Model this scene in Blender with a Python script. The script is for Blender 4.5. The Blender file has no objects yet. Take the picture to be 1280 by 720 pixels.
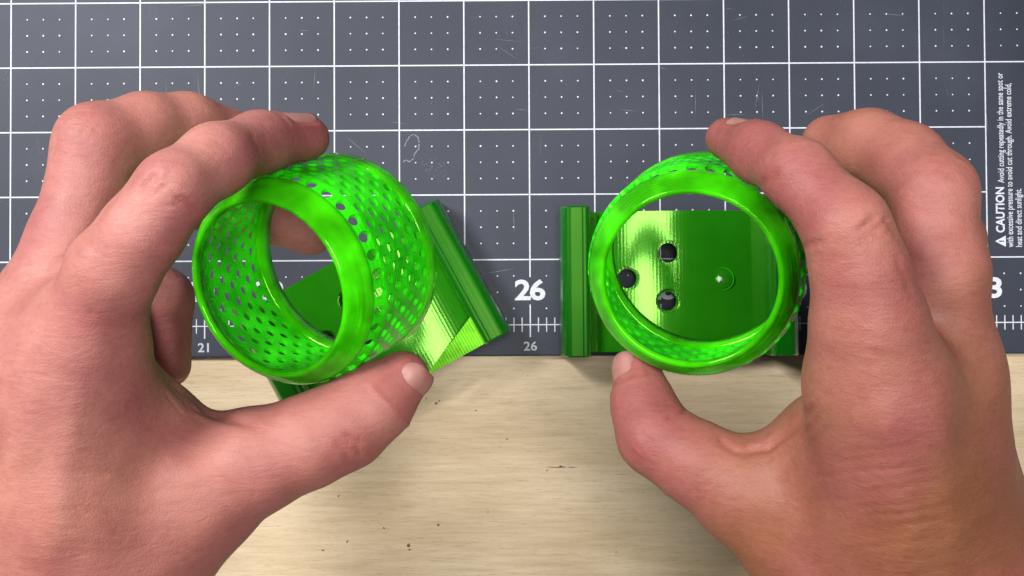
import bpy, bmesh, math, random
import numpy as np
from mathutils import Vector, Matrix, Euler
R = math.radians
random.seed(4)
scn = bpy.context.scene
col = scn.collection

# ------------------------------------------------------------------ camera, world, lamps, exposure
CAM_LOC = Vector((-0.00459, 0.006715, 0.4))
CAM_ROT = Euler((0.01902, 0.00625, -0.00508), 'XYZ')
HFOV = R(53.0)
cam_d = bpy.data.cameras.new('camera')
cam = bpy.data.objects.new('camera', cam_d)
col.objects.link(cam)
cam.location = CAM_LOC
cam.rotation_euler = CAM_ROT
cam_d.sensor_width = 36.0
cam_d.angle = HFOV
cam_d.clip_start = 0.005
cam_d.clip_end = 20.0
scn.camera = cam

world = bpy.data.worlds.new('World')
scn.world = world
world.use_nodes = True
bg = world.node_tree.nodes['Background']
bg.inputs['Color'].default_value = (0.86, 0.93, 1.0, 1)
bg.inputs['Strength'].default_value = 0.05

def area(name, loc, target, size, power, color):
    d = bpy.data.lights.new(name, 'AREA')
    d.shape = 'RECTANGLE'; d.size = size[0]; d.size_y = size[1]
    d.energy = power; d.color = color
    o = bpy.data.objects.new(name, d); col.objects.link(o)
    o.location = loc
    o.rotation_euler = (Vector(target) - Vector(loc)).to_track_quat('-Z', 'Y').to_euler()
    return o
area('ceiling_lamp', (0.07, 0.03, 0.95), (0.02, 0.0, 0.0), (0.36, 0.26), 7.8, (1.0, 0.975, 0.95))
area('side_lamp', (-0.52, 0.36, 0.74), (-0.05, 0.02, 0.02), (0.26, 0.20), 12.0, (1.0, 0.98, 0.97))

scn.view_settings.view_transform = 'Standard'
scn.view_settings.look = 'None'
scn.view_settings.exposure = 0.0
scn.view_settings.gamma = 1.0
scn.view_settings.use_curve_mapping = False
cy = scn.cycles
cy.max_bounces = 14; cy.transmission_bounces = 10; cy.transparent_max_bounces = 12
cy.glossy_bounces = 5; cy.diffuse_bounces = 2
cy.caustics_reflective = False; cy.caustics_refractive = True
cy.use_denoising = True
scn.render.filter_size = 1.9
cy.sample_clamp_indirect = 6.0

# ------------------------------------------------------------------ helpers
FPX = 640 / math.tan(HFOV / 2)
CR = CAM_ROT.to_matrix()
def at(px, py, z):
    """point of the place at height z that lies on the sight line of a photograph pixel"""
    d = CR @ Vector(((px - 640) / FPX, -(py - 360) / FPX, -1.0))
    return CAM_LOC + d * ((z - CAM_LOC.z) / d.z)
CRn = np.array(CR); CLn = np.array(CAM_LOC)
def to_px(P):
    c = (P - CLn) @ CRn
    return np.stack([640 + FPX * c[:, 0] / -c[:, 2], 360 - FPX * c[:, 1] / -c[:, 2]], 1)

def mesh(name, verts, faces, mat=None, parent=None, loc=(0, 0, 0), smooth=False):
    me = bpy.data.meshes.new(name)
    me.from_pydata([tuple(v) for v in verts], [], [tuple(f) for f in faces])
    me.validate()
    if smooth:
        me.polygons.foreach_set('use_smooth', [True] * len(me.polygons))
    me.update()
    o = bpy.data.objects.new(name, me); col.objects.link(o)
    if mat: me.materials.append(mat)
    if parent: o.parent = parent
    o.location = loc
    return o
def bm_obj(name, bm, mat=None, parent=None, loc=(0, 0, 0), smooth=False):
    me = bpy.data.meshes.new(name)
    bm.normal_update(); bm.to_mesh(me); bm.free()
    if smooth:
        me.polygons.foreach_set('use_smooth', [True] * len(me.polygons))
    o = bpy.data.objects.new(name, me); col.objects.link(o)
    if mat: me.materials.append(mat)
    if parent: o.parent = parent
    o.location = loc
    return o
def empty(name, loc, rot=None):
    o = bpy.data.objects.new(name, None); col.objects.link(o)
    o.empty_display_size = 0.02
    if rot is not None:
        o.matrix_world = Matrix.Translation(loc) @ rot.to_4x4()
    else:
        o.location = loc
    return o
def tag(o, label=None, cat=None, group=None, kind=None):
    if label: o['label'] = label
    if cat: o['category'] = cat
    if group: o['group'] = group
    if kind: o['kind'] = kind
    return o

def new_mat(name):
    m = bpy.data.materials.new(name); m.use_nodes = True
    nt = m.node_tree
    b = nt.nodes['Principled BSDF']
    return m, nt, b
def N(nt, t, **kw):
    n = nt.nodes.new(t)
    for k, v in kw.items():
        if k in n.inputs: n.inputs[k].default_value = v
        else: setattr(n, k, v)
    return n
def ramp(nt, pts):
    n = nt.nodes.new('ShaderNodeValToRGB'); cr = n.color_ramp
    while len(cr.elements) < len(pts): cr.elements.new(0.5)
    for e, (p, c) in zip(cr.elements, pts):
        e.position = p; e.color = (c, c, c, 1) if isinstance(c, (int, float)) else (*c, 1)
    return n
def mapped(nt, scale=(1, 1, 1), rot=(0, 0, 0)):
    tc = nt.nodes.new('ShaderNodeTexCoord'); mp = nt.nodes.new('ShaderNodeMapping')
    mp.inputs['Scale'].default_value = scale; mp.inputs['Rotation'].default_value = rot
    nt.links.new(tc.outputs['Object'], mp.inputs['Vector'])
    return mp.outputs['Vector']
def mixc(nt, fac, a, b, blend='MIX'):
    n = nt.nodes.new('ShaderNodeMix'); n.data_type = 'RGBA'; n.blend_type = blend
    for sock, v in ((n.inputs['Factor'], fac), (n.inputs['A'], a), (n.inputs['B'], b)):
        if hasattr(v, 'is_linked'): nt.links.new(v, sock)
        elif isinstance(v, (int, float)): sock.default_value = v
        else: sock.default_value = (*v, 1)
    return [o for o in n.outputs if o.type == 'RGBA'][0]
def mathn(nt, op, a, b=0.0):
    n = nt.nodes.new('ShaderNodeMath'); n.operation = op
    for i, v in enumerate((a, b)):
        if hasattr(v, 'is_linked'): nt.links.new(v, n.inputs[i])
        else: n.inputs[i].default_value = v
    return n.outputs[0]
def bump(nt, b, h, strength=0.3, dist=0.001):
    n = nt.nodes.new('ShaderNodeBump'); n.inputs['Strength'].default_value = strength
    n.inputs['Distance'].default_value = dist
    nt.links.new(h, n.inputs['Height']); nt.links.new(n.outputs['Normal'], b.inputs['Normal'])
    return n

# ------------------------------------------------------------------ materials
def mat_mat():
    m, nt, b = new_mat('mat_vinyl')
    big = N(nt, 'ShaderNodeTexNoise', Scale=14.0, Detail=4.0, Roughness=0.6)
    nt.links.new(mapped(nt), big.inputs['Vector'])
    fine = N(nt, 'ShaderNodeTexNoise', Scale=900.0, Detail=3.0, Roughness=0.7)
    nt.links.new(mapped(nt), fine.inputs['Vector'])
    scr = N(nt, 'ShaderNodeTexNoise', Scale=150.0, Detail=5.0, Roughness=0.7)
    nt.links.new(mapped(nt, (1, 0.06, 1), (0, 0, 0.5)), scr.inputs['Vector'])
    r1 = ramp(nt, [(0.3, (0.022, 0.028, 0.042)), (0.55, (0.031, 0.037, 0.056)), (0.75, (0.042, 0.048, 0.073))])
    nt.links.new(big.outputs['Fac'], r1.inputs['Fac'])
    c = mixc(nt, 0.14, r1.outputs['Color'], fine.outputs['Color'], 'OVERLAY')
    rs = ramp(nt, [(0.66, 0.0), (0.74, 0.16)])
    nt.links.new(scr.outputs['Fac'], rs.inputs['Fac'])
    c = mixc(nt, rs.outputs['Color'], c, (0.20, 0.21, 0.24))
    # chalky specks
    sp = N(nt, 'ShaderNodeTexVoronoi', Scale=520.0); nt.links.new(mapped(nt), sp.inputs['Vector'])
    s1 = ramp(nt, [(0.05, 1.0), (0.11, 0.0)]); nt.links.new(sp.outputs['Distance'], s1.inputs['Fac'])
    pn = N(nt, 'ShaderNodeTexNoise', Scale=42.0, Detail=3.0); nt.links.new(mapped(nt), pn.inputs['Vector'])
    s2 = ramp(nt, [(0.56, 0.0), (0.74, 0.55)]); nt.links.new(pn.outputs['Fac'], s2.inputs['Fac'])
    c = mixc(nt, mathn(nt, 'MULTIPLY', s1.outputs['Color'], s2.outputs['Color']), c, (0.35, 0.36, 0.38))
    nt.links.new(c, b.inputs['Base Color'])
    b.inputs['Roughness'].default_value = 0.58
    b.inputs['Specular IOR Level'].default_value = 0.32
    bump(nt, b, fine.outputs['Fac'], 0.25, 0.0002)
    return m
def mat_plain(name, color, rough=0.6, spec=0.3):
    m, nt, b = new_mat(name)
    n = N(nt, 'ShaderNodeTexNoise', Scale=700.0, Detail=3.0); nt.links.new(mapped(nt), n.inputs['Vector'])
    r = ramp(nt, [(0.3, tuple(c * 0.80 for c in color)), (0.6, color)])
    nt.links.new(n.outputs['Fac'], r.inputs['Fac']); nt.links.new(r.outputs['Color'], b.inputs['Base Color'])
    b.inputs['Roughness'].default_value = rough; b.inputs['Specular IOR Level'].default_value = spec
    return m
def mat_wood():
    m, nt, b = new_mat('birch_plywood')
    v1 = mapped(nt, (1.0, 14.0, 1.0))
    wob = N(nt, 'ShaderNodeTexNoise', Scale=9.0, Detail=2.0); nt.links.new(mapped(nt, (1, 2.5, 1)), wob.inputs['Vector'])
    g1 = N(nt, 'ShaderNodeTexNoise', Scale=34.0, Detail=7.0, Roughness=0.66, Distortion=0.5)
    nt.links.new(v1, g1.inputs['Vector'])
    g2 = N(nt, 'ShaderNodeTexNoise', Scale=190.0, Detail=5.0, Roughness=0.72)
    nt.links.new(mapped(nt, (1.0, 16.0, 1.0)), g2.inputs['Vector'])
    g3 = N(nt, 'ShaderNodeTexNoise', Scale=12.0, Detail=4.0, Roughness=0.55)
    nt.links.new(mapped(nt, (0.8, 2.6, 1.0)), g3.inputs['Vector'])
    c1 = ramp(nt, [(0.22, (0.54, 0.42, 0.26)), (0.48, (0.66, 0.53, 0.355)), (0.72, (0.74, 0.615, 0.435))])
    nt.links.new(g1.outputs['Fac'], c1.inputs['Fac'])
    c2 = ramp(nt, [(0.30, (0.50, 0.43, 0.33)), (0.44, (1, 1, 1))]); nt.links.new(g2.outputs['Fac'], c2.inputs['Fac'])
    c = mixc(nt, 0.75, c1.outputs['Color'], c2.outputs['Color'], 'MULTIPLY')
    c3 = ramp(nt, [(0.35, (0.78, 0.74, 0.67)), (0.58, (1, 1, 1))]); nt.links.new(g3.outputs['Fac'], c3.inputs['Fac'])
    c = mixc(nt, 0.75, c, c3.outputs['Color'], 'MULTIPLY')
    # darker long pores
    g4 = N(nt, 'ShaderNodeTexNoise', Scale=70.0, Detail=3.0, Roughness=0.6)
    nt.links.new(mapped(nt, (1.0, 34.0, 1.0)), g4.inputs['Vector'])
    r4 = ramp(nt, [(0.66, 0.0), (0.76, 0.5)]); nt.links.new(g4.outputs['Fac'], r4.inputs['Fac'])
    c = mixc(nt, r4.outputs['Color'], c, (0.25, 0.17, 0.085))
    nt.links.new(c, b.inputs['Base Color'])
    b.inputs['Roughness'].default_value = 0.62; b.inputs['Specular IOR Level'].default_value = 0.25
    bump(nt, b, g2.outputs['Fac'], 0.35, 0.0004)
    return m
def mat_green(name, base, trans, rough, axis, period, strength, dens=0.5, ior=1.46, blotchy=True):
    """translucent printed plastic with its layer lines along one local axis"""
    m, nt, b = new_mat(name)
    n = N(nt, 'ShaderNodeTexNoise', Scale=110.0, Detail=2.0); nt.links.new(mapped(nt), n.inputs['Vector'])
    r = ramp(nt, [(0.35, tuple(c * (0.50 if blotchy else 0.92) for c in base)), (0.62, base)])
    nt.links.new(n.outputs['Fac'], r.inputs['Fac']); nt.links.new(r.outputs['Color'], b.inputs['Base Color'])
    b.inputs['Transmission Weight'].default_value = trans
    b.inputs['Roughness'].default_value = rough
    b.inputs['IOR'].default_value = ior
    b.inputs['Specular IOR Level'].default_value = dens
    b.inputs['Specular Tint'].default_value = (0.44, 1.0, 0.17, 1)
    b.inputs['Subsurface Weight'].default_value = 0.25
    b.inputs['Subsurface Radius'].default_value = (0.2, 1.0, 0.2)
    b.inputs['Subsurface Scale'].default_value = 0.003
    w = N(nt, 'ShaderNodeTexWave', wave_type='BANDS', bands_direction=axis)
    w.inputs['Scale'].default_value = 0.314 / period      # wave period in metres
    w.inputs['Distortion'].default_value = 0.12; w.inputs['Detail'].default_value = 1.0
    nt.links.new(mapped(nt), w.inputs['Vector'])
    n2 = N(nt, 'ShaderNodeTexNoise', Scale=1.0, Detail=3.0, Roughness=0.6)
    sc = {'X': (900, 5, 5), 'Y': (5, 900, 5), 'Z': (5, 5, 900)}[axis]
    nt.links.new(mapped(nt, sc), n2.inputs['Vector'])
    h = mathn(nt, 'ADD', mathn(nt, 'MULTIPLY', w.outputs['Fac'], 0.6), mathn(nt, 'MULTIPLY', n2.outputs['Fac'], 0.9))
    bump(nt, b, h, strength, 0.00025)
    return m
def mat_skin(name, tan, pink_shade, pale):
    m, nt, b = new_mat(name)
    at_r = N(nt, 'ShaderNodeAttribute'); at_r.attribute_name = 'red'  # skin redness, which at the fingertips also paints shade into the colour
    at_t = N(nt, 'ShaderNodeAttribute'); at_t.attribute_name = 'tan'
    at_c = N(nt, 'ShaderNodeAttribute'); at_c.attribute_name = 'crease'
    mot = N(nt, 'ShaderNodeTexNoise', Scale=120.0, Detail=4.0, Roughness=0.6); nt.links.new(mapped(nt), mot.inputs['Vector'])
    mot2 = N(nt, 'ShaderNodeTexNoise', Scale=38.0, Detail=3.0, Roughness=0.5); nt.links.new(mapped(nt), mot2.inputs['Vector'])
    c = mixc(nt, at_t.outputs['Fac'], pale, tan)
    rr = ramp(nt, [(0.38, 0.0), (0.62, 0.62)]); nt.links.new(mot2.outputs['Fac'], rr.inputs['Fac'])
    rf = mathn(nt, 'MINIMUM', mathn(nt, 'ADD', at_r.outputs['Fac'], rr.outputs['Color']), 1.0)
    c = mixc(nt, rf, c, pink_shade)  # pink is darkened to mauve to carry the painted fingertip shade
    dk = ramp(nt, [(0.30, (0.80, 0.72, 0.68)), (0.60, (1, 1, 1))]); nt.links.new(mot.outputs['Fac'], dk.inputs['Fac'])
    c = mixc(nt, 0.60, c, dk.outputs['Color'], 'MULTIPLY')
    mo3 = N(nt, 'ShaderNodeTexNoise', Scale=700.0, Detail=4.0, Roughness=0.7); nt.links.new(mapped(nt, (0.6, 1.4, 1.0), (0, 0, 0.4)), mo3.inputs['Vector'])
    d3 = ramp(nt, [(0.34, (0.84, 0.76, 0.72)), (0.54, (1, 1, 1)), (0.70, (1.0, 1.0, 1.0))]); nt.links.new(mo3.outputs['Fac'], d3.inputs['Fac'])
    c = mixc(nt, 0.55, c, d3.outputs['Color'], 'MULTIPLY')
    yl = N(nt, 'ShaderNodeTexNoise', Scale=22.0, Detail=2.0); nt.links.new(mapped(nt, (1, 1, 1), (0.4, 0.2, 0)), yl.inputs['Vector'])
    yr = ramp(nt, [(0.48, 0.0), (0.66, 0.35)]); nt.links.new(yl.outputs['Fac'], yr.inputs['Fac'])
    c = mixc(nt, yr.outputs['Color'], c, tan)
    fr = N(nt, 'ShaderNodeTexVoronoi', Scale=210.0); nt.links.new(mapped(nt), fr.inputs['Vector'])
    frr = ramp(nt, [(0.04, 0.45), (0.12, 0.0)]); nt.links.new(fr.outputs['Distance'], frr.inputs['Fac'])
    frm = ramp(nt, [(0.60, 0.0), (0.64, 1.0)]); nt.links.new(mot.outputs['Fac'], frm.inputs['Fac'])
    c = mixc(nt, mathn(nt, 'MULTIPLY', frr.outputs['Color'], frm.outputs['Color']), c, (0.22, 0.075, 0.045))
    c = mixc(nt, mathn(nt, 'MULTIPLY', at_c.outputs['Fac'], 0.55), c, (0.30, 0.075, 0.055))
    nt.links.new(c, b.inputs['Base Color'])
    b.inputs['Subsurface Weight'].default_value = 0.22
    b.inputs['Subsurface Radius'].default_value = (1.0, 0.32, 0.16)
    b.inputs['Subsurface Scale'].default_value = 0.0020
    ro = ramp(nt, [(0.3, 0.46), (0.7, 0.62)]); nt.links.new(mot.outputs['Fac'], ro.inputs['Fac'])
    nt.links.new(ro.outputs['Color'], b.inputs['Roughness'])
    b.inputs['Specular IOR Level'].default_value = 0.30
    vo = N(nt, 'ShaderNodeTexVoronoi', Scale=1150.0); vo.feature = 'DISTANCE_TO_EDGE'
    nt.links.new(mapped(nt, (1, 1.0, 1)), vo.inputs['Vector'])
    ve = ramp(nt, [(0.0, 0.0), (0.18, 1.0)]); nt.links.new(vo.outputs['Distance'], ve.inputs['Fac'])
    wr = N(nt, 'ShaderNodeTexNoise', Scale=260.0, Detail=5.0, Roughness=0.65, Distortion=0.8)
    nt.links.new(mapped(nt, (0.45, 1.5, 1.0), (0, 0, 0.35)), wr.inputs['Vector'])
    h = mathn(nt, 'ADD', mathn(nt, 'MULTIPLY', ve.outputs['Color'], 0.10), mathn(nt, 'MULTIPLY', wr.outputs['Fac'], 1.1))
    bump(nt, b, h, 0.50, 0.00050)
    return m
def mat_nail():
    m, nt, b = new_mat('nail_keratin')
    n = N(nt, 'ShaderNodeTexNoise', Scale=300.0, Detail=2.0); nt.links.new(mapped(nt), n.inputs['Vector'])
    r = ramp(nt, [(0.3, (0.27, 0.115, 0.10)), (0.7, (0.34, 0.155, 0.135))]); nt.links.new(n.outputs['Fac'], r.inputs['Fac'])
    nt.links.new(r.outputs['Color'], b.inputs['Base Color'])
    b.inputs['Roughness'].default_value = 0.48; b.inputs['Subsurface Weight'].default_value = 0.2
    b.inputs['Subsurface Scale'].default_value = 0.001
    return m

M_MAT = mat_mat()
M_INK = mat_plain('white_ink', (0.62, 0.65, 0.72))
M_INK_SOFT = mat_plain('worn_white_ink', (0.50, 0.52, 0.56))
M_CHALK = mat_plain('chalk_trace', (0.20, 0.225, 0.235))
M_WOOD = mat_wood()
M_SPECK = mat_plain('dark_speck', (0.15, 0.10, 0.06), 0.8)
M_RING = mat_green('green_ring_plastic', (0.030, 0.88, 0.006), 0.12, 0.24, 'Z', 0.0009, 0.40, 0.4)
M_RIM = mat_green('green_rim_plastic', (0.085, 0.95, 0.005), 0.52, 0.12, 'Z', 0.0009, 0.35)
M_RIM_SMOOTH = mat_green('smooth_rim_plastic', (0.085, 0.95, 0.005), 0.55, 0.10, 'Z', 0.0014, 0.07)
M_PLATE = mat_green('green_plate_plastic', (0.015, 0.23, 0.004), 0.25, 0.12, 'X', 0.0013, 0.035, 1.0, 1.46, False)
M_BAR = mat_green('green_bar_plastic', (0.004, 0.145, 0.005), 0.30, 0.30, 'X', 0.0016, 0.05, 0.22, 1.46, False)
M_RIB = mat_green('lime_rib_plastic', (0.22, 0.90, 0.012), 0.25, 0.30, 'X', 0.0011, 0.2)
M_NAIL = mat_nail()
M_GLINT = mat_plain('glint_white', (0.62, 0.70, 0.62), 0.25, 0.5)  # pale colour for the modelled glint on the plug

# ------------------------------------------------------------------ tabletop
INCH = 0.0254
MAT_Y0, MAT_T = -0.0122, 0.003
def slab(name, x0, x1, y0, y1, z0, z1, bev, mat, parent=None):
    bm = bmesh.new()
    bmesh.ops.create_cube(bm, size=1.0)
    for v in bm.verts:
        v.co = Vector((x0 if v.co.x < 0 else x1, y0 if v.co.y < 0 else y1, z0 if v.co.z < 0 else z1))
    bmesh.ops.bevel(bm, geom=bm.edges[:], offset=bev, segments=2, affect='EDGES', profile=0.6)
    return bm_obj(name, bm, mat, parent)
top = slab('tabletop', -0.60, 0.60, -0.45, 0.45, -MAT_T - 0.022, -MAT_T, 0.001, M_WOOD)
tag(top, 'pale birch plywood tabletop with fine grain under the grey cutting mat', kind='structure')
# splinter, specks lying in the wood surface
sv, sf = [], []
def blotch(px, py, rx, ry, rot=0.0, n=9):
    c = at(px, py, -MAT_T + 0.00006); i0 = len(sv)
    for k in range(n):
        a = 2 * math.pi * k / n; q = 1 + random.uniform(-0.4, 0.4)
        x, y = rx * .75 * q * math.cos(a), ry * .75 * q * math.sin(a)
        sv.append((c.x + x * math.cos(rot) - y * math.sin(rot), c.y + x * math.sin(rot) + y * math.cos(rot), c.z))
    sf.append(tuple(range(i0, i0 + n)))
for a in ((545, 504, .0011, .0005, .6), (549, 501, .0006, .0004, 0), (595, 513, .0006, .0003, .2), (548, 656, .0007, .0006, 0),
          (511, 682, .0010, .0008, 1.2), (512, 687, .0007, .0005, 0), (423, 620, .0007, .0004, .3), (434, 677, .0007, .0005, .6),
          (533, 498, .0004, .0003, 0), (634, 549, .0006, .0003, 0), (684, 588, .0009, .0003, .9), (404, 688, .0009, .0005, .4),
          (690, 584, .0028, .00022, -.05), (700, 584, .0030, .00028, .03), (714, 584, .0030, .00025, -.05), (701, 583, .0008, .0004, 0),
          (480, 660, .0006, .0004, 0), (610, 640, .0004, .0003, 0), (770, 690, .0004, .0003, 0), (660, 470, .0005, .0002, 0)):
    blotch(*a)
mesh('wood_speck', sv, sf, M_SPECK, top)

# ------------------------------------------------------------------ cutting mat with its print
cmat = slab('cutting_mat', -14 * INCH, 12 * INCH, MAT_Y0, 11 * INCH, -MAT_T, 0.0, 0.0007, M_MAT)
tag(cmat, 'grey self healing cutting mat printed with white inch grid, dots and ruler numbers', 'cutting mat')
ZI = 0.00008
iv, iF = [], []
def strip(x0, y0, x1, y1, w, z=ZI):
    p, q = Vector((x0, y0)), Vector((x1, y1)); d = (q - p).normalized(); n = Vector((-d.y, d.x)) * w / 2
    i = len(iv)
    for a in (p - n, q - n, q + n, p + n): iv.append((a.x, a.y, z))
    iF.append((i, i + 1, i + 2, i + 3))
LW = 0.00051
XR = 7                                       # last full grid line before the margin
for k in range(-13, 12):
    x = k * INCH
    if k <= XR:
        strip(x, 0.30 * INCH if k == 0 else 0.33 * INCH, x, 0.32 * INCH, LW) if False else None
        strip(x, 0.73 * INCH, x, 10 * INCH, LW, ZI)
        strip(x, -0.19 * INCH, x, 0.31 * INCH, LW, ZI)
    else:
        strip(x, 4 * INCH, x, 10 * INCH, LW, ZI)
        strip(x, -0.19 * INCH, x, 0.31 * INCH, LW, ZI)
for j in range(1, 11):
    x1 = 11 * INCH if j not in (2, 3) else XR * INCH
    if j == 1 or j >= 4: x1 = 11 * INCH
    strip(-13 * INCH, j * INCH, x1, j * INCH, LW, ZI + 0.00003)
strip(-13 * INCH, 0, 11 * INCH, 0, LW * 0.85, ZI + 0.00003)
for k in range(-13 * 8, 11 * 8 + 1):
    if k % 8: strip(k * INCH / 8, -0.11 * INCH, k * INCH / 8, 0.11 * INCH, LW * 0.8, ZI + 0.00006)
mesh('printed_grid', iv, iF, M_INK, cmat)
dv, df = [], []
for i in range(-13 * 4, 11 * 4):
    for j in range(0, 40):
        if i % 4 == 0 or j % 4 == 0: continue
        if i / 4 > XR and 1 < j / 4 < 4: continue
        x, y = i * INCH / 4, j * INCH / 4
        if j < 4:
            if i % 4 == 1 and j in (1, 2, 3) and False: continue
            cx = x / INCH - round(x / INCH)
            if abs(cx) < 0.26 and j in (2,) : continue
        k0 = len(dv); r = 0.00033 * random.uniform(0.85, 1.1)
        for a in range(8):
            dv.append((x + r * math.cos(a * math.pi / 4), y + r * math.sin(a * math.pi / 4), ZI))
        df.append(tuple(range(k0, k0 + 8)))
mesh('printed_dots', dv, df, M_INK, cmat)

def text(name, body, x, y, size, rotz, mat, parent, align='CENTER', bold=0.0, sx=1.0, space=1.0):
    c = bpy.data.curves.new(name, 'FONT'); c.body = body; c.size = size
    c.align_x = align; c.align_y = 'CENTER'; c.offset = bold; c.space_character = space
    c.resolution_u = 3
    t = bpy.data.objects.new(name + '_tmp', c); col.objects.link(t)
    bpy.context.view_layer.update()
    me = bpy.data.meshes.new_from_object(t.evaluated_get(bpy.context.evaluated_depsgraph_get()))
    bpy.data.objects.remove(t); bpy.data.curves.remove(c)
    me.name = name; me.materials.clear(); me.materials.append(mat)
    o = bpy.data.objects.new(name, me); col.objects.link(o)
    o.parent = parent; o.location = (x, y, ZI + 0.00009); o.rotation_euler = (0, 0, rotz); o.scale = (sx, 1, 1)
    return o
for k in range(-13, 12):
    s = str(26 + k)
    text('ruler_numeral', s, k * INCH, 0.515 * INCH, 0.0108, 0, M_INK, cmat, bold=0.00030, sx=1.18, space=0.90)
    text('ruler_numeral', s, k * INCH, -0.335 * INCH, 0.0049, 0, M_INK_SOFT, cmat, bold=0.00010, sx=1.1)
# caution panel beside the grid, read from the right side of the mat
def tx(px, py): p = at(px, py, 0.0); return p.x, p.y
H90 = math.pi / 2
x, y = tx(1251, 291); text('caution_word', 'CAUTION', x, y, 0.0046, H90, M_INK, cmat, 'LEFT', 0.00013, sx=0.86)
x, y = tx(1251.5, 228.5); text('caution_text', 'Avoid cutting repeatedly in the same spot or', x, y, 0.00345, H90, M_INK, cmat, 'LEFT', 0.00003, sx=0.685)
x, y = tx(1263, 309); text('caution_text', 'with excessive pressure to avoid cut through. Avoid extreme cold,', x, y, 0.00345, H90, M_INK, cmat, 'LEFT', 0.00003, sx=0.685)
x, y = tx(1274, 309); text('caution_text', 'heat and direct sunlight.', x, y, 0.00345, H90, M_INK, cmat, 'LEFT', 0.00003, sx=0.685)
x, y = tx(1250.5, 301.5); s = 0.0022
mesh('warning_triangle', [(x + s * .95, y - s, ZI), (x + s * .95, y + s, ZI), (x - s * .95, y, ZI)], [(0, 1, 2)], M_INK, cmat)
text('warning_mark', '!', x + 0.0004, y, 0.0026, H90, M_MAT, cmat, bold=0.0001).location.z += 0.00004
# worn chalky trace of a cut
cv, cf = [], []
path = [(504, 203), (507, 200), (512, 202), (517, 198), (519, 191), (523, 187), (524, 178), (522, 171), (517, 168), (512, 170), (508, 177), (505, 185)]
pts = []
for a, b in zip(path, path[1:]):
    for k in range(4):
        t = k / 4; q = at(a[0] + (b[0] - a[0]) * t + random.uniform(-.5, .5), a[1] + (b[1] - a[1]) * t + random.uniform(-.5, .5), ZI)
        pts.append(q)
for k, (a, b) in enumerate(zip(pts, pts[1:])):
    if random.random() < 0.16: continue
    d = (b - a); d.z = 0; d.normalize(); w = random.uniform(.00010, .00026); n = Vector((-d.y, d.x, 0)) * w
    i = len(cv); cv += [a - n, b - n, b + n, a + n]; cf.append((i, i + 1, i + 2, i + 3))
for k in range(60):
    p = at(random.gauss(545, 11), random.gauss(212, 9), ZI); r = random.uniform(.00006, .00018)
    i = len(cv); cv += [p + Vector((r, 0, 0)), p + Vector((0, r, 0)), p + Vector((-r, 0, 0)), p + Vector((0, -r, 0))]; cf.append((i, i + 1, i + 2, i + 3))
for k in range(70):                          # old knife tracks
    p = at(random.uniform(0, 1280), random.uniform(0, 430), ZI); a = random.choice((random.gauss(0, .25), random.gauss(1.57, .25), random.uniform(0, 3.14)))
    L = random.uniform(.002, .016); w = random.uniform(.00003, .00008); d = Vector((math.cos(a), math.sin(a), 0)); n = Vector((-d.y, d.x, 0)) * w
    i = len(cv); cv += [p - d * L / 2, p - n, p + d * L / 2, p + n]; cf.append((i, i + 1, i + 2, i + 3))
for k in range(160):
    p = at(random.uniform(0, 1280), random.uniform(0, 430), ZI); r = random.uniform(.00004, .00014)
    i = len(cv); cv += [p + Vector((r, 0, 0)), p + Vector((0, r, 0)), p + Vector((-r * 1.4, 0, 0)), p + Vector((0, -r, 0))]; cf.append((i, i + 1, i + 2, i + 3))
tag(mesh('chalky_scuff', cv, cf, M_CHALK, cmat), kind='stuff')

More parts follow.
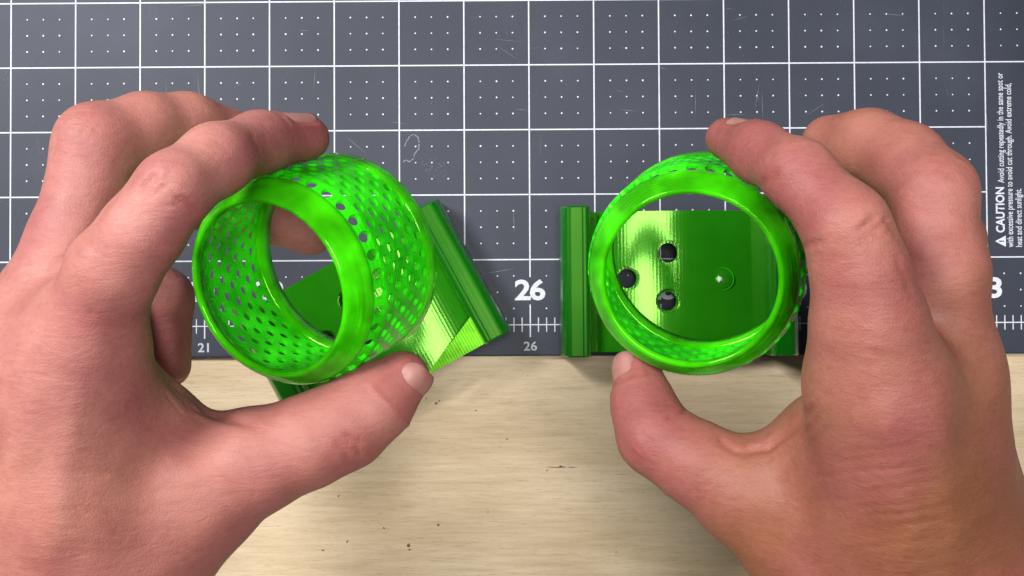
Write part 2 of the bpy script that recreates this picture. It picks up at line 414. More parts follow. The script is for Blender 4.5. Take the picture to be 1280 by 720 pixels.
# ------------------------------------------------------------------ green saddle brackets
def make_bracket(name, loc, rz, tilt, label, mirror):
    HL, HW, BH = 0.0282, 0.0445, 0.0185       # half length, half width, bar height
    rot = Matrix.Rotation(rz, 3, 'Z') @ Matrix.Rotation(tilt[0], 3, 'X') @ Matrix.Rotation(tilt[1], 3, 'Y')
    root = empty(name, loc, rot)
    tag(root, label, 'bracket', 'green printed brackets lying on the mat')
    # arched plate with four screw holes: grid cells cut round the holes
    PX = HW - 0.0105; PY = HL - 0.0016; sag = 0.0040; zc = 0.0125; th = 0.0026
    holes = [(-0.0190, 0.0012, 0.0047), (-0.0035, 0.0108, 0.0047), (-0.0040, -0.0075, 0.0047), (0.0168, 0.0006, 0.0047)]
    bm = bmesh.new()
    # outline + holes filled flat, then bent
    def loop(pts):
        vs = [bm.verts.new((x, y, 0)) for x, y in pts]
        return [bm.edges.new((vs[i], vs[(i + 1) % len(vs)])) for i in range(len(vs))]
    nx = 48; es = []
    border = [(-PX + 2 * PX * i / nx, -PY) for i in range(nx)] + [(PX, -PY + 2 * PY * i / 20) for i in range(20)] + \
             [(PX - 2 * PX * i / nx, PY) for i in range(nx)] + [(-PX, PY - 2 * PY * i / 20) for i in range(20)]
    es += loop(border)
    for hx, hy, hr in holes[:3]:
        es += loop([(hx + hr * math.cos(a * math.pi / 14), hy + hr * math.sin(a * math.pi / 14)) for a in range(28)])
    bmesh.ops.triangle_fill(bm, edges=es, use_beauty=True)
    # slice into narrow strips so the bend is smooth
    for i in range(1, nx):
        x = -PX + 2 * PX * i / nx + 1e-5
        bmesh.ops.bisect_plane(bm, geom=bm.verts[:] + bm.edges[:] + bm.faces[:], plane_co=(x, 0, 0), plane_no=(1, 0, 0))
    bmesh.ops.recalc_face_normals(bm, faces=bm.faces[:])
    if sum(f.normal.z for f in bm.faces) < 0: bmesh.ops.reverse_faces(bm, faces=bm.faces[:])
    r = bmesh.ops.extrude_face_region(bm, geom=bm.faces[:])
    for v in [g for g in r['geom'] if isinstance(g, bmesh.types.BMVert)]: v.co.z -= th
    bmesh.ops.recalc_face_normals(bm, faces=bm.faces[:])
    for v in bm.verts: v.co.z += zc + sag * (1 - (v.co.x / PX) ** 2) - sag
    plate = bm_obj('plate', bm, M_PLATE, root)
    # countersink lips round the open holes, and a glossy plug in the fourth
    def annulus(nm, hx, hy, r0, r1, z0, z1, mat):
        n = 28; vs, fs = [], []
        for a in range(n):
            c, s = math.cos(2 * math.pi * a / n), math.sin(2 * math.pi * a / n)
            for rr, zz in ((r0, z0), (r1, z0), (r1 - 0.0003, z1), (r0 + 0.0002, z1)):
                vs.append((hx + rr * c, hy + rr * s, zz))
        for a in range(n):
            b = (a + 1) % n
            for k in range(4):
                fs.append((a * 4 + k, b * 4 + k, b * 4 + (k + 1) % 4, a * 4 + (k + 1) % 4))
        return mesh(nm, vs, fs, mat, plate, smooth=False)
    def zs(x): return zc + sag * (1 - (x / PX) ** 2) - sag
    for hx, hy, hr in holes[:3]:
        annulus('screw_hole_lip', hx, hy, hr - 0.0012, hr + 0.0004, zs(hx) - th - 0.0010, zs(hx) - th + 0.0006, M_PLATE)
    hx, hy, hr = holes[3]
    annulus('plug_ring', hx, hy, hr - 0.0007, hr - 0.0002, zs(hx) - 0.0002, zs(hx) + 0.0004, M_RING)
    n = 28; vs = [(hx, hy, zs(hx) + 0.0006)]; fs = []
    for ring, (rr, zz) in enumerate(((0.0014, .0005), (0.0027, .0004), (0.0036, 0.0001))):
        for a in range(n):
            vs.append((hx + rr * math.cos(2 * math.pi * a / n), hy + rr * math.sin(2 * math.pi * a / n), zs(hx) + zz))
    for a in range(n):
        b = (a + 1) % n
        fs.append((0, 1 + a, 1 + b))
        for q in range(2):
            fs.append((1 + q * n + a, 1 + (q + 1) * n + a, 1 + (q + 1) * n + b, 1 + q * n + b))
    mesh('plug', vs, fs, M_PLATE, plate, smooth=True)
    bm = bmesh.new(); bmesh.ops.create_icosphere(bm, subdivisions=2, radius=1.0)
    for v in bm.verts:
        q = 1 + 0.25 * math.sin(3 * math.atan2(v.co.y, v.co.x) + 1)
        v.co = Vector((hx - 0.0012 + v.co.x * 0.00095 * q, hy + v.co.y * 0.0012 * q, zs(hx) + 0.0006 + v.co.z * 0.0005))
    bm_obj('painted_glint', bm, M_GLINT, plate, smooth=True)  # small white dome painted in as a specular highlight on the plug
    # two long edge bars: rounded section with a groove
    for s in (-1, 1):
        w, h = 0.0110, BH
        prof = []
        def arc(cx, cz, rx, rz_, a0, a1, n):
            for k in range(n + 1):
                a = R(a0 + (a1 - a0) * k / n); prof.append((cx + rx * math.cos(a), cz + rz_ * math.sin(a)))
        prof += [(-w / 2, 0.0), (w / 2, 0.0)]
        arc(w / 2 - 0.0018, h - 0.0022, 0.0018, 0.0022, 0, 88, 5)
        prof += [(0.0030, h), (0.0027, h - 0.0004), (0.0024, h)]
        arc(-w / 2 + 0.0040, h - 0.0055, 0.0040, 0.0055, 92, 180, 8)
        prof = [(x * -s, z) for x, z in prof]
        if s > 0: prof = prof[::-1]
        n = len(prof); vs = []
        for y, k in ((-HL, 0.96), (-HL + 0.0006, 1.0), (HL - 0.0006, 1.0), (HL, 0.96)):
            for x, z in prof: vs.append((x * k + s * (HW - w / 2), y, h / 2 + (z - h / 2) * k))
        fs = [tuple(range(n - 1, -1, -1)), tuple(range(3 * n, 4 * n))]
        for q in range(3):
            for k in range(n):
                fs.append((q * n + k, q * n + (k + 1) % n, (q + 1) * n + (k + 1) % n, (q + 1) * n + k))
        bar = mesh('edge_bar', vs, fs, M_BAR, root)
        # small web joining the bar to the plate
        x0, x1 = sorted((s * (PX - 0.0002), s * (HW - w + 0.0006)))
        slab('joining_web', x0, x1, -PY + 0.0004, PY - 0.0004, zc - sag - th - 0.004, zc - sag + 0.0006, 0.0003, M_PLATE, root)
    return root, HL, HW, PX, PY, zc, sag

bk1, HL, HW, PX, PY, ZC, SAG = make_bracket('bracket', at(850, 351, 0.016) * 1.0 - Vector((0, 0, 0.016)), R(0.2), (0, 0),
    'dark green bracket lying square on the mat under the right hand ring', False)
c = at(463, 402, 0.016); c.z = 0.0
bk2, *_ = make_bracket('bracket', c + Vector((0, 0, 0.0005)), R(28.5), (0, 0),
    'dark green bracket turned askew on the mat beneath the tilted ring', True)
# bright flat rib across one end of the turned bracket
vs = []
x0, x1 = HW - 0.0060, HW - 0.0360
for z in (0.0172, 0.0158):
    vs += [(x0, -PY - 0.0012, z), (x1, -PY - 0.0012, z - 0.001), (x0 - 0.004, -PY + 0.0105, z)]
mesh('end_rib', vs, [(0, 2, 1), (3, 4, 5), (0, 1, 4, 3), (1, 2, 5, 4), (2, 0, 3, 5)], M_RIB, bk2)

# ------------------------------------------------------------------ perforated rings
RR, RL = 0.0267, 0.034                         # outer radius, length
NH, NROW = 36, 7
def revolve(name, prof, mat, parent, n=128, smooth=True):
    vs, fs = [], []; m = len(prof)
    for a in range(n):
        c, s = math.cos(2 * math.pi * a / n), math.sin(2 * math.pi * a / n)
        for r, z in prof: vs.append((r * c, r * s, z))
    for a in range(n):
        b = (a + 1) % n
        for k in range(m):
            fs.append((a * m + k, b * m + k, b * m + (k + 1) % m, a * m + (k + 1) % m))
    return mesh(name, vs, fs, mat, parent, smooth=smooth)
def make_ring(near, far_dir, label, roll, rim):
    z = -Vector(far_dir).normalized()          # local +Z points out of the lipped end
    x = Vector((1, 0, 0)); x = (x - z * x.dot(z)).normalized(); y = z.cross(x)
    rot = Matrix((x, y, z)).transposed() @ Matrix.Rotation(roll, 3, 'Z')
    root = empty('perforated_ring', near + Vector(far_dir).normalized() * RL, rot)
    tag(root, label, 'plastic ring', 'green perforated plastic rings')
    # lip at the near end: rounded collar with print ridges, opening narrower than the wall
    t = RL; zb = t - 0.0052; rb = RR - 0.0016  # cone base height and radius
    ri = RR * 0.765
    prof = [(ri, t - 0.0016), (ri - 0.0001, t - 0.0008), (ri + 0.0003, t - 0.0002), (ri + 0.0010, t)]
    for k in range(1, 6):                     # sloping face with faint print ridges
        q = k / 6; r_ = ri + 0.0010 + (rb - ri - 0.0010) * q; z_ = t - (t - zb - 0.0002) * q ** 1.25
        prof += [(r_ - 0.0004, z_ + 0.00024), (r_ + 0.0001, z_ + 0.00002)]
    prof += [(rb, zb + 0.0002), (rb + 0.0003, zb - 0.0003), (rb + 0.0002, zb - 0.0009), (rb - 0.0018, zb - 0.0009), (rb - 0.0022, zb - 0.0002),
             (ri + 0.0022, t - 0.0028)]
    revolve('lip', prof[::-1], rim, root)
    # foot rim at the far end
    revolve('foot_rim', [(RR - 0.0024, 0.0), (RR - 0.0002, 0.0), (RR + 0.0002, 0.0006), (RR + 0.0001, 0.0040), (RR - 0.0001, 0.0047), (RR - 0.0021, 0.0047)], rim, root)
    # wall: staggered hexagonal cells each pierced by a round hole
    da = 2 * math.pi / NH; cw = RR * da
    z0, z1 = 0.0042, RL - 0.0050
    dz = (z1 - z0) / (NROW + 0.80)
    hx = cw / 2; hz1, hz2 = dz * 2 / 3, dz / 3   # hexagon half width, apex and shoulder heights
    hr = 0.00134; zs_ = z0 + dz * (NROW - 0.6)
    verts = {}; vl = []; faces = []
    def vid(u, w, inner):
        k = (round((u % (2 * math.pi * RR)) / 1e-6) % round(2 * math.pi * RR / 1e-6), round(w / 1e-6), inner)
        if k not in verts:
            a = u / RR; r = RR - 0.0002 - (0.0011 if inner else 0) - 0.55 * max(0.0, w - zs_)
            verts[k] = len(vl); vl.append((r * math.cos(a), r * math.sin(a), w))
        return verts[k]
    for row in range(NROW):
        for i in range(NH):
            u = (i + 0.5 * (row % 2)) * cw; w = z0 + dz * (row + 0.667)
            top_row = row == NROW - 1; lift = dz * 0.14 if top_row else 0.0
            hexp = []
            for (a, b) in ((hx, 0), (hx, hz2), (hx * .5, (hz1 + hz2) / 2), (0, hz1), (-hx * .5, (hz1 + hz2) / 2), (-hx, hz2), (-hx, 0), (-hx, -hz2),
                           (-hx * .5, -(hz1 + hz2) / 2), (0, -hz1), (hx * .5, -(hz1 + hz2) / 2), (hx, -hz2)):
                hexp.append((u + a, w + b, math.atan2(b, a)))
            h_ = hr * (1.06 if row == NROW - 1 else 1.0)
            if top_row: hexp = [(p[0], p[1] + (dz * 0.62 if p[1] > w + 1e-7 else 0), p[2]) for p in hexp]
            cir = [(u + h_ * math.cos(t), w + lift + h_ * math.sin(t)) for _, _, t in hexp]
            o_h = [vid(p[0], p[1], 0) for p in hexp]; o_c = [vid(p[0], p[1], 0) for p in cir]
            i_h = [vid(p[0], p[1], 1) for p in hexp]; i_c = [vid(p[0], p[1], 1) for p in cir]
            for k in range(12):
                j = (k + 1) % 12
                faces.append((o_h[k], o_h[j], o_c[j], o_c[k]))
                faces.append((i_h[j], i_h[k], i_c[k], i_c[j]))
                faces.append((o_c[k], o_c[j], i_c[j], i_c[k]))
    # close the zigzag borders
    from collections import Counter
    ec = Counter()
    for f in faces:
        for a, b in zip(f, f[1:] + f[:1]): ec[(a, b)] += 1
    inv = {v: k for k, v in verts.items()}
    for (a, b) in list(ec):
        if (b, a) not in ec and inv[a][2] == 0 and inv[b][2] == 0:
            ka, kb = inv[a], inv[b]
            if (ka[0], ka[1], 1) in verts and (kb[0], kb[1], 1) in verts:
                faces.append((b, a, verts[(ka[0], ka[1], 1)], verts[(kb[0], kb[1], 1)]))
    o = mesh('perforated_wall', vl, faces, M_RING, root)
    return root
ring2 = make_ring(at(862, 350, 0.1570), (0.0086, 0.0078, -0.0298),
                  'bright green perforated ring held nearly upright over the square bracket', 0.05, M_RIM)
ring1 = make_ring(at(333, 362, 0.1620), (0.0129, 0.0089, -0.0279),
                  'bright green perforated ring tilted so its hole pattern and inside show', 0.0, M_RIM_SMOOTH)

# ------------------------------------------------------------------ hands: one blended surface each
def sd_cone(P, a, b, ra, rb):
    ab = b - a; L2 = max(float(ab @ ab), 1e-12)
    t = np.clip(((P - a) @ ab) / L2, 0, 1)
    t = t * t * (3 - 2 * t) * 0.35 + t * 0.65
    tt = np.clip(((P - a) @ ab) / L2, 0, 1)
    d = np.linalg.norm(P - a - tt[..., None] * ab, axis=-1)
    return d - (ra + (rb - ra) * t)
def smin(a, b, k):
    h = np.clip(0.5 + 0.5 * (b - a) / k, 0, 1)
    return b + (a - b) * h - k * h * (1 - h)

def surface_nets(F, origin, h):
    s = F < 0
    nx, ny, nz = F.shape
    cnt = np.zeros((nx - 1, ny - 1, nz - 1), np.uint8)
    for dx in (0, 1):
        for dy in (0, 1):
            for dz in (0, 1):
                cnt += s[dx:nx - 1 + dx, dy:ny - 1 + dy, dz:nz - 1 + dz]
    act = (cnt > 0) & (cnt < 8)
    idx = -np.ones(act.shape, np.int64)
    cells = np.argwhere(act); idx[act] = np.arange(len(cells))
    acc = np.zeros((len(cells), 3)); n = np.zeros(len(cells))
    corners = [(i, j, k) for i in (0, 1) for j in (0, 1) for k in (0, 1)]
    for a in corners:
        for ax in range(3):
            if a[ax] == 1: continue
            b = list(a); b[ax] = 1
            fa = F[cells[:, 0] + a[0], cells[:, 1] + a[1], cells[:, 2] + a[2]]
            fb = F[cells[:, 0] + b[0], cells[:, 1] + b[1], cells[:, 2] + b[2]]
            m = (fa < 0) != (fb < 0)
            t = np.where(m, fa / np.where(m, fa - fb, 1), 0)
            p = np.array(a, float)[None].repeat(len(cells), 0); p[:, ax] += t
            acc[m] += p[m]; n[m] += 1
    V = origin + h * (cells + acc / n[:, None])
    faces = []
    for ax in range(3):
        u, v = (ax + 1) % 3, (ax + 2) % 3
        sl0 = [slice(1, -1)] * 3; sl1 = [slice(1, -1)] * 3
        sl0[ax] = slice(0, -1); sl1[ax] = slice(1, None)
        A = s[tuple(sl0)]; B = s[tuple(sl1)]
        e = np.argwhere(A != B); ins = A[A != B]
        base = e.copy(); base[:, u] += 1; base[:, v] += 1
        def cid(du, dv):
            q = base.copy(); q[:, u] -= du; q[:, v] -= dv
            return idx[q[:, 0], q[:, 1], q[:, 2]]
        q = np.stack([cid(1, 1), cid(0, 1), cid(0, 0), cid(1, 0)], 1)
        q[~ins] = q[~ins][:, ::-1]
        faces.append(q)
    return V, np.concatenate(faces)

def wrk(cx, cy, ang, length, n, gap, dep=.28, dark=.3, w=2.2):
    rr = random.Random(int(cx * 7 + cy)); out = []
    c, s_ = math.cos(ang), math.sin(ang)
    for k in range(n):
        o = (k - (n - 1) / 2) * gap + rr.uniform(-.25, .25) * gap; l = length * rr.uniform(.5, 1.0) / 2; q = rr.uniform(-.2, .2) * length
        pts = [(cx + c * (q + t * l) - s_ * (o + rr.uniform(-1.2, 1.2)), cy + s_ * (q + t * l) + c * (o + rr.uniform(-1.2, 1.2))) for t in (-1, -.35, .35, 1)]
        out.append((pts, w, dep * rr.uniform(.5, 1.2), dark * rr.uniform(.5, 1.2)))
    return out
def J(j): return np.array(at(j[0], j[1], j[2])), j[3] * 0.001
def make_hand(palm, fingers, extra, creases, ridges, red_shades, mat, label, nails, tan_axis, h=0.00085):
    prim = []
    allp = [J(j) for c in palm for j in c] + [J(j) for f in fingers for j in f[0]]
    lo = np.min([p - r for p, r in allp], 0) - 0.006; hi = np.max([p + r for p, r in allp], 0) + 0.006
    ylim = np.array(at(640, 800, 0.16))[1]
    lo[1] = max(lo[1], ylim - 0.03)
    dims = np.ceil((hi - lo) / h).astype(int) + 1
    ax = [lo[i] + h * np.arange(dims[i]) for i in range(3)]
    BIG = np.float32(0.02)
    def field(chains, k):
        F = np.full(dims, BIG, np.float32)
        for ch in chains:
            js = [J(j) for j in ch]
            G = np.full(dims, BIG, np.float32)
            for (a, ra), (b, rb) in zip(js, js[1:]):
                m = max(ra, rb) + 0.014
                i0 = np.maximum(np.floor((np.minimum(a, b) - m - lo) / h).astype(int), 0)
                i1 = np.minimum(np.ceil((np.maximum(a, b) + m - lo) / h).astype(int) + 1, dims)
                if (i1 <= i0).any(): continue
                sl = tuple(slice(p, q) for p, q in zip(i0, i1))
                P = np.stack(np.meshgrid(*[ax[i][sl[i]] for i in range(3)], indexing='ij'), -1).astype(np.float32)
                d = sd_cone(P, a.astype(np.float32), b.astype(np.float32), ra, rb)
                G[sl] = smin(G[sl], d.astype(np.float32), 0.0035)
            F = smin(F, G, k)
        return F
    Fp = field(palm, 0.015)
    F = Fp.copy()
    for chain, k in fingers:
        F = smin(F, smin(Fp, field([chain], 0.003), k), 0.0012)
    V, Q = surface_nets(F, lo, h)
    # light smoothing
    E = np.concatenate([Q[:, [0, 1]], Q[:, [1, 2]], Q[:, [2, 3]], Q[:, [3, 0]]])
    deg = np.bincount(E.ravel(), minlength=len(V)).astype(float)
    def smooth(V, n, lam):
        for _ in range(n):
            S = np.zeros_like(V)
            for c in range(3):
                S[:, c] = np.bincount(E[:, 0], V[E[:, 1], c], len(V)) + np.bincount(E[:, 1], V[E[:, 0], c], len(V))
            V = V + lam * (S / np.maximum(deg, 1)[:, None] - V)
        return V
    V = smooth(V, 6, 0.6)
    def normals(V):
        d1 = V[Q[:, 2]] - V[Q[:, 0]]; d2 = V[Q[:, 3]] - V[Q[:, 1]]
        fn = np.cross(d1, d2); Nn = np.zeros_like(V)
        for k in range(4):
            for c in range(3): Nn[:, c] += np.bincount(Q[:, k], fn[:, c], len(V))
        return Nn / np.maximum(np.linalg.norm(Nn, axis=1), 1e-12)[:, None]
    Nn = normals(V)
    view = CLn - V; view /= np.linalg.norm(view, axis=1)[:, None]
    facing = np.clip((Nn * view).sum(1) * 3 + 0.2, 0, 1)
    px = to_px(V)
    def pl_dist(pts):
        best = np.full(len(V), 1e9); par = np.zeros(len(V)); tot = 0
        pts = [np.array(p, float) for p in pts]
        for i, (a, b) in enumerate(zip(pts, pts[1:])):
            ab = b - a; t = np.clip(((px - a) @ ab) / (ab @ ab), 0, 1)
            d = np.linalg.norm(px - a - t[:, None] * ab, axis=1)
            m = d < best; best[m] = d[m]; par[m] = (i + t[m]) / (len(pts) - 1)
        return best, par
    cre = np.zeros(len(V)); disp = np.zeros(len(V))
    for pts, w, dep, dark in creases:
        d, t = pl_dist(pts)
        g = np.exp(-(d / w) ** 2) * facing * np.clip(np.minimum(t, 1 - t) * 5 + 0.25, 0, 1)
        disp -= g * dep * 0.001; cre = np.maximum(cre, g * dark)
    for pts, w, hgt in ridges:
        d, t = pl_dist(pts)
        disp += np.exp(-(d / w) ** 2) * facing * hgt * 0.001 * np.clip(np.minimum(t, 1 - t) * 4 + 0.1, 0, 1)
    # loose low relief so that the flesh is not perfectly even
    rng = np.random.RandomState(3)
    for _ in range(26):
        k = rng.normal(size=3); k *= rng.uniform(150, 620) / np.linalg.norm(k)
        disp += np.sin(V @ k + rng.uniform(0, 6.28)) * 0.030e-3 * 200 / max(np.linalg.norm(k), 200)
    for (ja, jb, nrm, half, u0, u1, wr) in nails:
        A, ra = J(ja); B, rb = J(jb); axv = B - A; L = np.linalg.norm(axv); axv /= L
        n = np.array(nrm, float); n -= axv * (n @ axv); n /= np.linalg.norm(n); sd = np.cross(axv, n)
        D = V - A; u = (D @ axv - u0) / (u1 - u0); ang = np.arctan2(D @ sd, D @ n) / half
        near = np.linalg.norm(D - np.clip(D @ axv, 0, u1)[:, None] * axv, axis=1) < ra * 2
        e = np.maximum(np.abs(ang), np.where(u < .5, (0.5 - u) * 2, 0)); g = np.exp(-((e - 1.10) / .12) ** 2) * near * (u < 0.92) * (u > -.3)
        disp += g * 0.00030; cre = np.maximum(cre, .75 * np.exp(-((e - 0.99) / .07) ** 2) * near * (u < 0.95) * (u > -.3))
    V = V + Nn * disp[:, None]
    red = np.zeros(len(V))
    for (x, y, rad, amt) in red_shades:  # natural redness spots, plus fingertip spots that paint in shade
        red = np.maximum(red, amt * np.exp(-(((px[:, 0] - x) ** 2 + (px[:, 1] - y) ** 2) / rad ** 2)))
    a, b = np.array(tan_axis[0], float), np.array(tan_axis[1], float); ab = b - a
    tn = np.clip(((px - a) @ ab) / (ab @ ab), 0, 1)
    org = V.mean(0)
    me = bpy.data.meshes.new('hand')
    me.from_pydata((V - org).tolist(), [], Q.tolist())
    me.polygons.foreach_set('use_smooth', [True] * len(me.polygons))
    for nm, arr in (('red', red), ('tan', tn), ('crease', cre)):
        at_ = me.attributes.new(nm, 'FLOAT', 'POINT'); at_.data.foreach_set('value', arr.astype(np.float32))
    me.materials.append(mat); me.update()
    o = bpy.data.objects.new('hand', me); col.objects.link(o); o.location = org
    tag(o, label, 'hand', 'hands holding the green rings')
    for (ja, jb, nrm, half, u0, u1, wr) in nails:
        A, ra = J(ja); B, rb = J(jb); axv = B - A; L = np.linalg.norm(axv); axv /= L
        n = np.array(nrm, float); n -= axv * (n @ axv); n /= np.linalg.norm(n); s = np.cross(axv, n)
        nu, nv = 12, 12; vs = []
        for lay in (0, 1):
            for i in range(nu + 1):
                u = i / nu; d = u0 + (u1 - u0) * u
                over = max(0.0, d - L) ; rr = ra + (rb - ra) * min(d / L, 1)
                lift = -max(0, over - rb * 0.25) ** 2 / (rb * 2.2)
                for k in range(nv + 1):
                    v = (k / nv * 2 - 1); wv = half * (1 - 0.10 * (1 - u) ** 2) * (math.sqrt(max(0, 1 - max(0, (u - .72) / .28) ** 2 * 0.72)) if u > .72 else (math.sqrt(max(0, 1 - ((.2 - u) / .2) ** 2 * 0.5)) if u < .2 else 1))
                    ang = v * wv
                    rad = rr * wr + 0.00028 - lay * 0.0006 - (0.0005 * abs(v) ** 4) + lift
                    vs.append(tuple(A + axv * d + (n * math.cos(ang) + s * math.sin(ang)) * rad - org))
        W = nv + 1; M = (nu + 1) * W; fs = []
        for i in range(nu):
            for k in range(nv):
                q = (i * W + k, i * W + k + 1, (i + 1) * W + k + 1, (i + 1) * W + k)
                fs.append(q); fs.append(tuple(M + z for z in q[::-1]))
        bd = [k for k in range(nv)] + [i * W + nv for i in range(nu)] + [nu * W + nv - k for k in range(nv)] + [(nu - i) * W for i in range(nu)]
        for p, q in zip(bd, bd[1:] + bd[:1]): fs.append((q, p, M + p, M + q))
        mesh('fingernail', vs, fs, M_NAIL, o, smooth=True)
    return o

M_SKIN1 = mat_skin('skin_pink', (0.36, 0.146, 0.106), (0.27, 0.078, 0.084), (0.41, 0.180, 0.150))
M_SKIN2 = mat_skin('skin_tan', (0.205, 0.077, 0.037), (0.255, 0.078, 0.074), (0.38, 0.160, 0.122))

# --- the hand on the left: index over the top of the ring, thumb at its lower edge
A_index = [(100, 440, .174, 12.0), (142, 338, .186, 8.9), (178, 290, .189, 8.0), (216, 239, .190, 7.4), (270, 200, .181, 7.3), (325, 178, .166, 6.7), (384, 172, .154, 5.5)]
A_middle = [(60, 440, .160, 12.0), (94, 300, .165, 9.5), (122, 181, .163, 9.2), (180, 160, .155, 8.0), (235, 155, .146, 7.4), (292, 168, .136, 6.4)]
A_ring = [(45, 500, .135, 11.5), (98, 330, .128, 9.0), (140, 235, .122, 8.6), (250, 250, .112, 7.8), (330, 268, .104, 7.6), (388, 290, .098, 7.0)]
A_little = [(20, 570, .118, 11), (110, 440, .100, 8.0), (150, 330, .088, 8.2), (206, 372, .080, 8.4), (208, 456, .076, 7.8)]
A_thumb = [(150, 690, .150, 17.5), (250, 618, .152, 14.0), (320, 576, .153, 12.0), (385, 552, .153, 10.5), (432, 531, .152, 10.1), (470, 502, .151, 8.8), (503, 472, .150, 6.6)]
A_palm = [[(100, 445, .173, 12.0), (90, 620, .165, 16), (60, 800, .145, 24)],
          [(60, 440, .158, 12.0), (50, 620, .150, 15), (40, 800, .142, 24)],
          [(45, 500, .138, 11.5), (35, 640, .132, 15), (30, 800, .135, 22)],
          [(20, 570, .120, 11), (30, 680, .122, 14), (40, 800, .130, 20)],
          [(150, 690, .150, 19), (100, 790, .145, 24), (90, 960, .135, 27)],
          [(185, 545, .152, 12), (120, 640, .150, 20)],
          [(210, 610, .148, 9), (140, 530, .155, 8)], [(62, 395, .164, 9.5), (80, 470, .168, 12)],
          [(60, 800, .143, 25), (30, 1000, .13, 27)]]
make_hand(A_palm, [(A_index, .010), (A_middle, .010), (A_ring, .008), (A_little, .008), (A_thumb, .012)], None,
    creases=[([(172, 243), (186, 228), (198, 216)], 3.2, .55, .5), ([(178, 252), (200, 236), (212, 226)], 3.0, .35, .3), ([(188, 214), (192, 224), (204, 236)], 3.0, .4, .4),
             ([(216, 246), (232, 252), (250, 268)], 3.5, .7, .7), ([(200, 258), (218, 256), (232, 262)], 3.0, .3, .3),
             ([(428, 540), (446, 556), (452, 574)], 5, .5, .4), ([(418, 548), (432, 566), (440, 588)], 5, .35, .25),
             ([(192, 440), (222, 478), (262, 512), (320, 534)], 6, .9, .6), ([(205, 470), (240, 508), (290, 530)], 4, .4, .3),
             ([(110, 395), (116, 388)], 2.5, .3, .6), ([(60, 345), (110, 290), (150, 235)], 5, .3, .15)]
    + wrk(196, 236, -.75, 52, 6, 6) + wrk(442, 562, 1.0, 46, 5, 6) + wrk(328, 178, 1.1, 34, 4, 5, .2, .2) + wrk(110, 150, -.9, 50, 5, 7, .22, .2) + wrk(230, 500, .9, 70, 5, 7, .3, .25) + wrk(120, 640, .1, 120, 9, 13, .16, .12, 3) + wrk(300, 585, .9, 60, 4, 12, .16, .12, 3),
    ridges=[([(95, 470), (75, 600), (60, 740)], 22, .7), ([(140, 560), (240, 590), (320, 580)], 24, .7), ([(40, 480), (20, 620)], 22, .5)],
    red_shades=[(400, 172, 75, 1.0), (320, 215, 60, .7), (245, 275, 60, .8), (440, 560, 50, .8), (515, 465, 62, 1.0), (200, 225, 60, .3), (110, 440, 90, .5), (120, 150, 60, .35), (330, 190, 60, .45), (270, 560, 90, .3)],
    mat=M_SKIN1, label='hand gripping the tilted ring, its thumb nail clear on the wood',
    nails=[(A_thumb[5], A_thumb[6], (0.70, -0.38, 0.80), R(60), .0025, .0142, 1.0),
           (A_index[-2], A_index[-1], (0.05, 1.0, 0.25), R(50), .0055, .0160, 1.0)],
    tan_axis=((200, 420), (60, 760)))

# --- the hand on the right: index crossing the top of the upright ring, thumb tucked below it
B_index = [(1098, 490, .180, 13.0), (1085, 400, .191, 10.8), (1074, 338, .195, 9.0), (1057, 283, .197, 7.9), (998, 218, .190, 6.9), (950, 191, .176, 6.2), (908, 173, .163, 4.9)]
B_middle = [(1172, 480, .164, 12.0), (1172, 340, .175, 10.0), (1168, 240, .174, 8.7), (1130, 202, .164, 8.4), (1085, 181, .155, 8.1), (1036, 178, .146, 6.9)]
B_ring = [(1186, 520, .142, 11.5), (1188, 400, .140, 9.0), (1186, 300, .134, 8.4), (1130, 275, .118, 7.6), (1080, 300, .108, 6.6)]
B_little = [(1196, 600, .124, 10.5), (1190, 490, .112, 8.2), (1180, 420, .105, 7.6), (1130, 400, .095, 6.6), (1080, 410, .090, 5.8)]
B_thumb = [(1085, 715, .150, 18), (1000, 665, .150, 13.5), (928, 617, .149, 11.2), (868, 578, .147, 9.6), (820, 546, .144, 9.0), (805, 508, .139, 7.6), (797, 468, .134, 6.3)]
B_palm = [[(1098, 490, .184, 13.5), (1120, 640, .168, 17), (1170, 800, .148, 25)],
          [(1172, 480, .166, 12.5), (1185, 640, .155, 15), (1190, 800, .145, 25)],
          [(1186, 520, .142, 11.5), (1200, 660, .138, 14), (1210, 800, .136, 22)],
          [(1196, 600, .124, 10.5), (1212, 700, .125, 14), (1220, 820, .130, 20)],
          [(1085, 715, .150, 19), (1130, 800, .146, 24), (1170, 960, .135, 27)],
          [(1040, 580, .152, 12), (1090, 670, .150, 20)],
          [(990, 622, .147, 8.5), (1040, 555, .158, 8)], [(1140, 485, .167, 9.5), (1140, 540, .166, 12)],
          [(1180, 800, .145, 26), (1220, 1000, .13, 27)]]
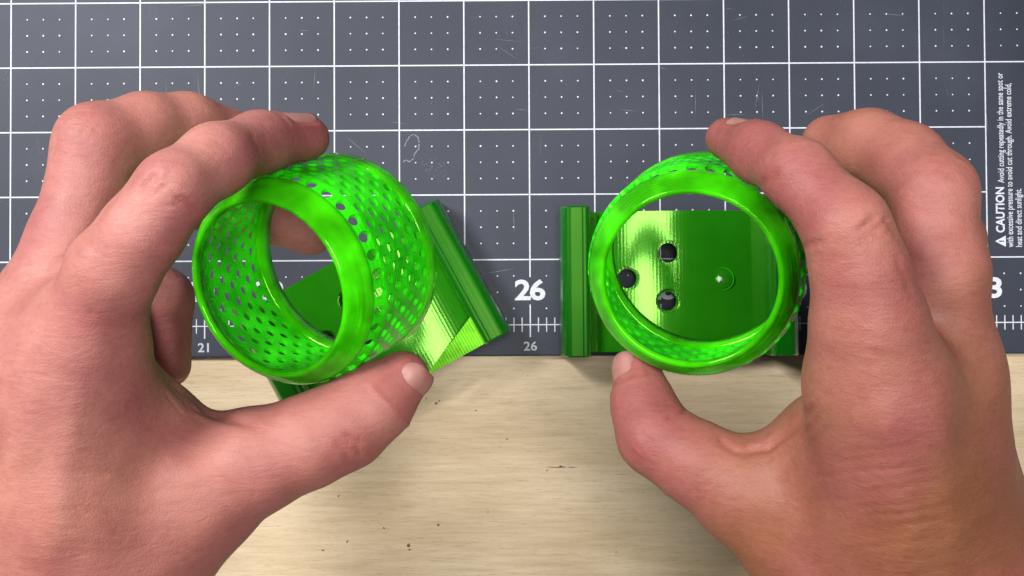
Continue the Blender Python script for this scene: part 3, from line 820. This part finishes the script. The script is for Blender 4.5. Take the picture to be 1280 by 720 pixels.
make_hand(B_palm, [(B_index, .010), (B_middle, .010), (B_ring, .008), (B_little, .008), (B_thumb, .012)], None,
    creases=[([(1070, 290), (1084, 280), (1098, 270)], 3.0, .5, .5), ([(1076, 300), (1092, 288), (1106, 276)], 3.0, .35, .35), ([(1104, 272), (1112, 282), (1122, 296)], 3.0, .5, .5),
             ([(1000, 312), (1012, 306), (1030, 302)], 3.5, .6, .6), ([(950, 232), (962, 226), (972, 214)], 3.5, .6, .5),
             ([(834, 522), (846, 518), (862, 510)], 3.2, .8, .8), ([(900, 545), (906, 556), (924, 566)], 4, .6, .6),
             ([(1020, 505), (992, 535), (958, 560), (920, 566)], 5, .9, .6), ([(1032, 512), (1004, 545), (970, 566)], 4, .5, .35), ([(1040, 530), (1010, 560), (975, 578)], 5, .35, .2),
             ([(782, 562), (792, 570), (800, 584)], 4, .3, .3), ([(1120, 320), (1128, 340), (1140, 370)], 4, .3, .2)]
    + wrk(1090, 285, -.7, 50, 6, 6) + wrk(806, 560, .9, 44, 5, 6) + wrk(956, 190, 1.9, 34, 4, 5, .2, .2) + wrk(1190, 205, .6, 50, 5, 7, .22, .2) + wrk(975, 560, -.5, 70, 5, 7, .3, .25) + wrk(1110, 620, -.15, 150, 11, 12, .18, .14, 3) + wrk(1085, 430, .2, 60, 6, 10, .16, .14, 3) + wrk(900, 600, -.6, 50, 4, 10, .16, .12, 3),
    ridges=[([(1100, 490), (1120, 600), (1150, 720)], 24, .7), ([(1175, 480), (1180, 600), (1200, 720)], 22, .4), ([(900, 600), (980, 640), (1060, 690)], 24, .5)],
    red_shades=[(900, 170, 75, 1.0), (985, 250, 70, .9), (810, 530, 60, .8), (785, 450, 45, .7), (1150, 530, 45, .6), (1120, 200, 80, .5), (1060, 330, 90, .4), (860, 570, 60, .3)],
    mat=M_SKIN2, label='hand gripping the upright ring, its thumb tucked under the rim',
    nails=[(B_thumb[5], B_thumb[6], (-0.88, 0.15, 0.62), R(50), .0045, .0140, 1.0),
           (B_index[-2], B_index[-1], (0.25, 1.0, 0.45), R(50), .0038, .0125, 1.0)],
    tan_axis=((1050, 300), (1150, 640)))
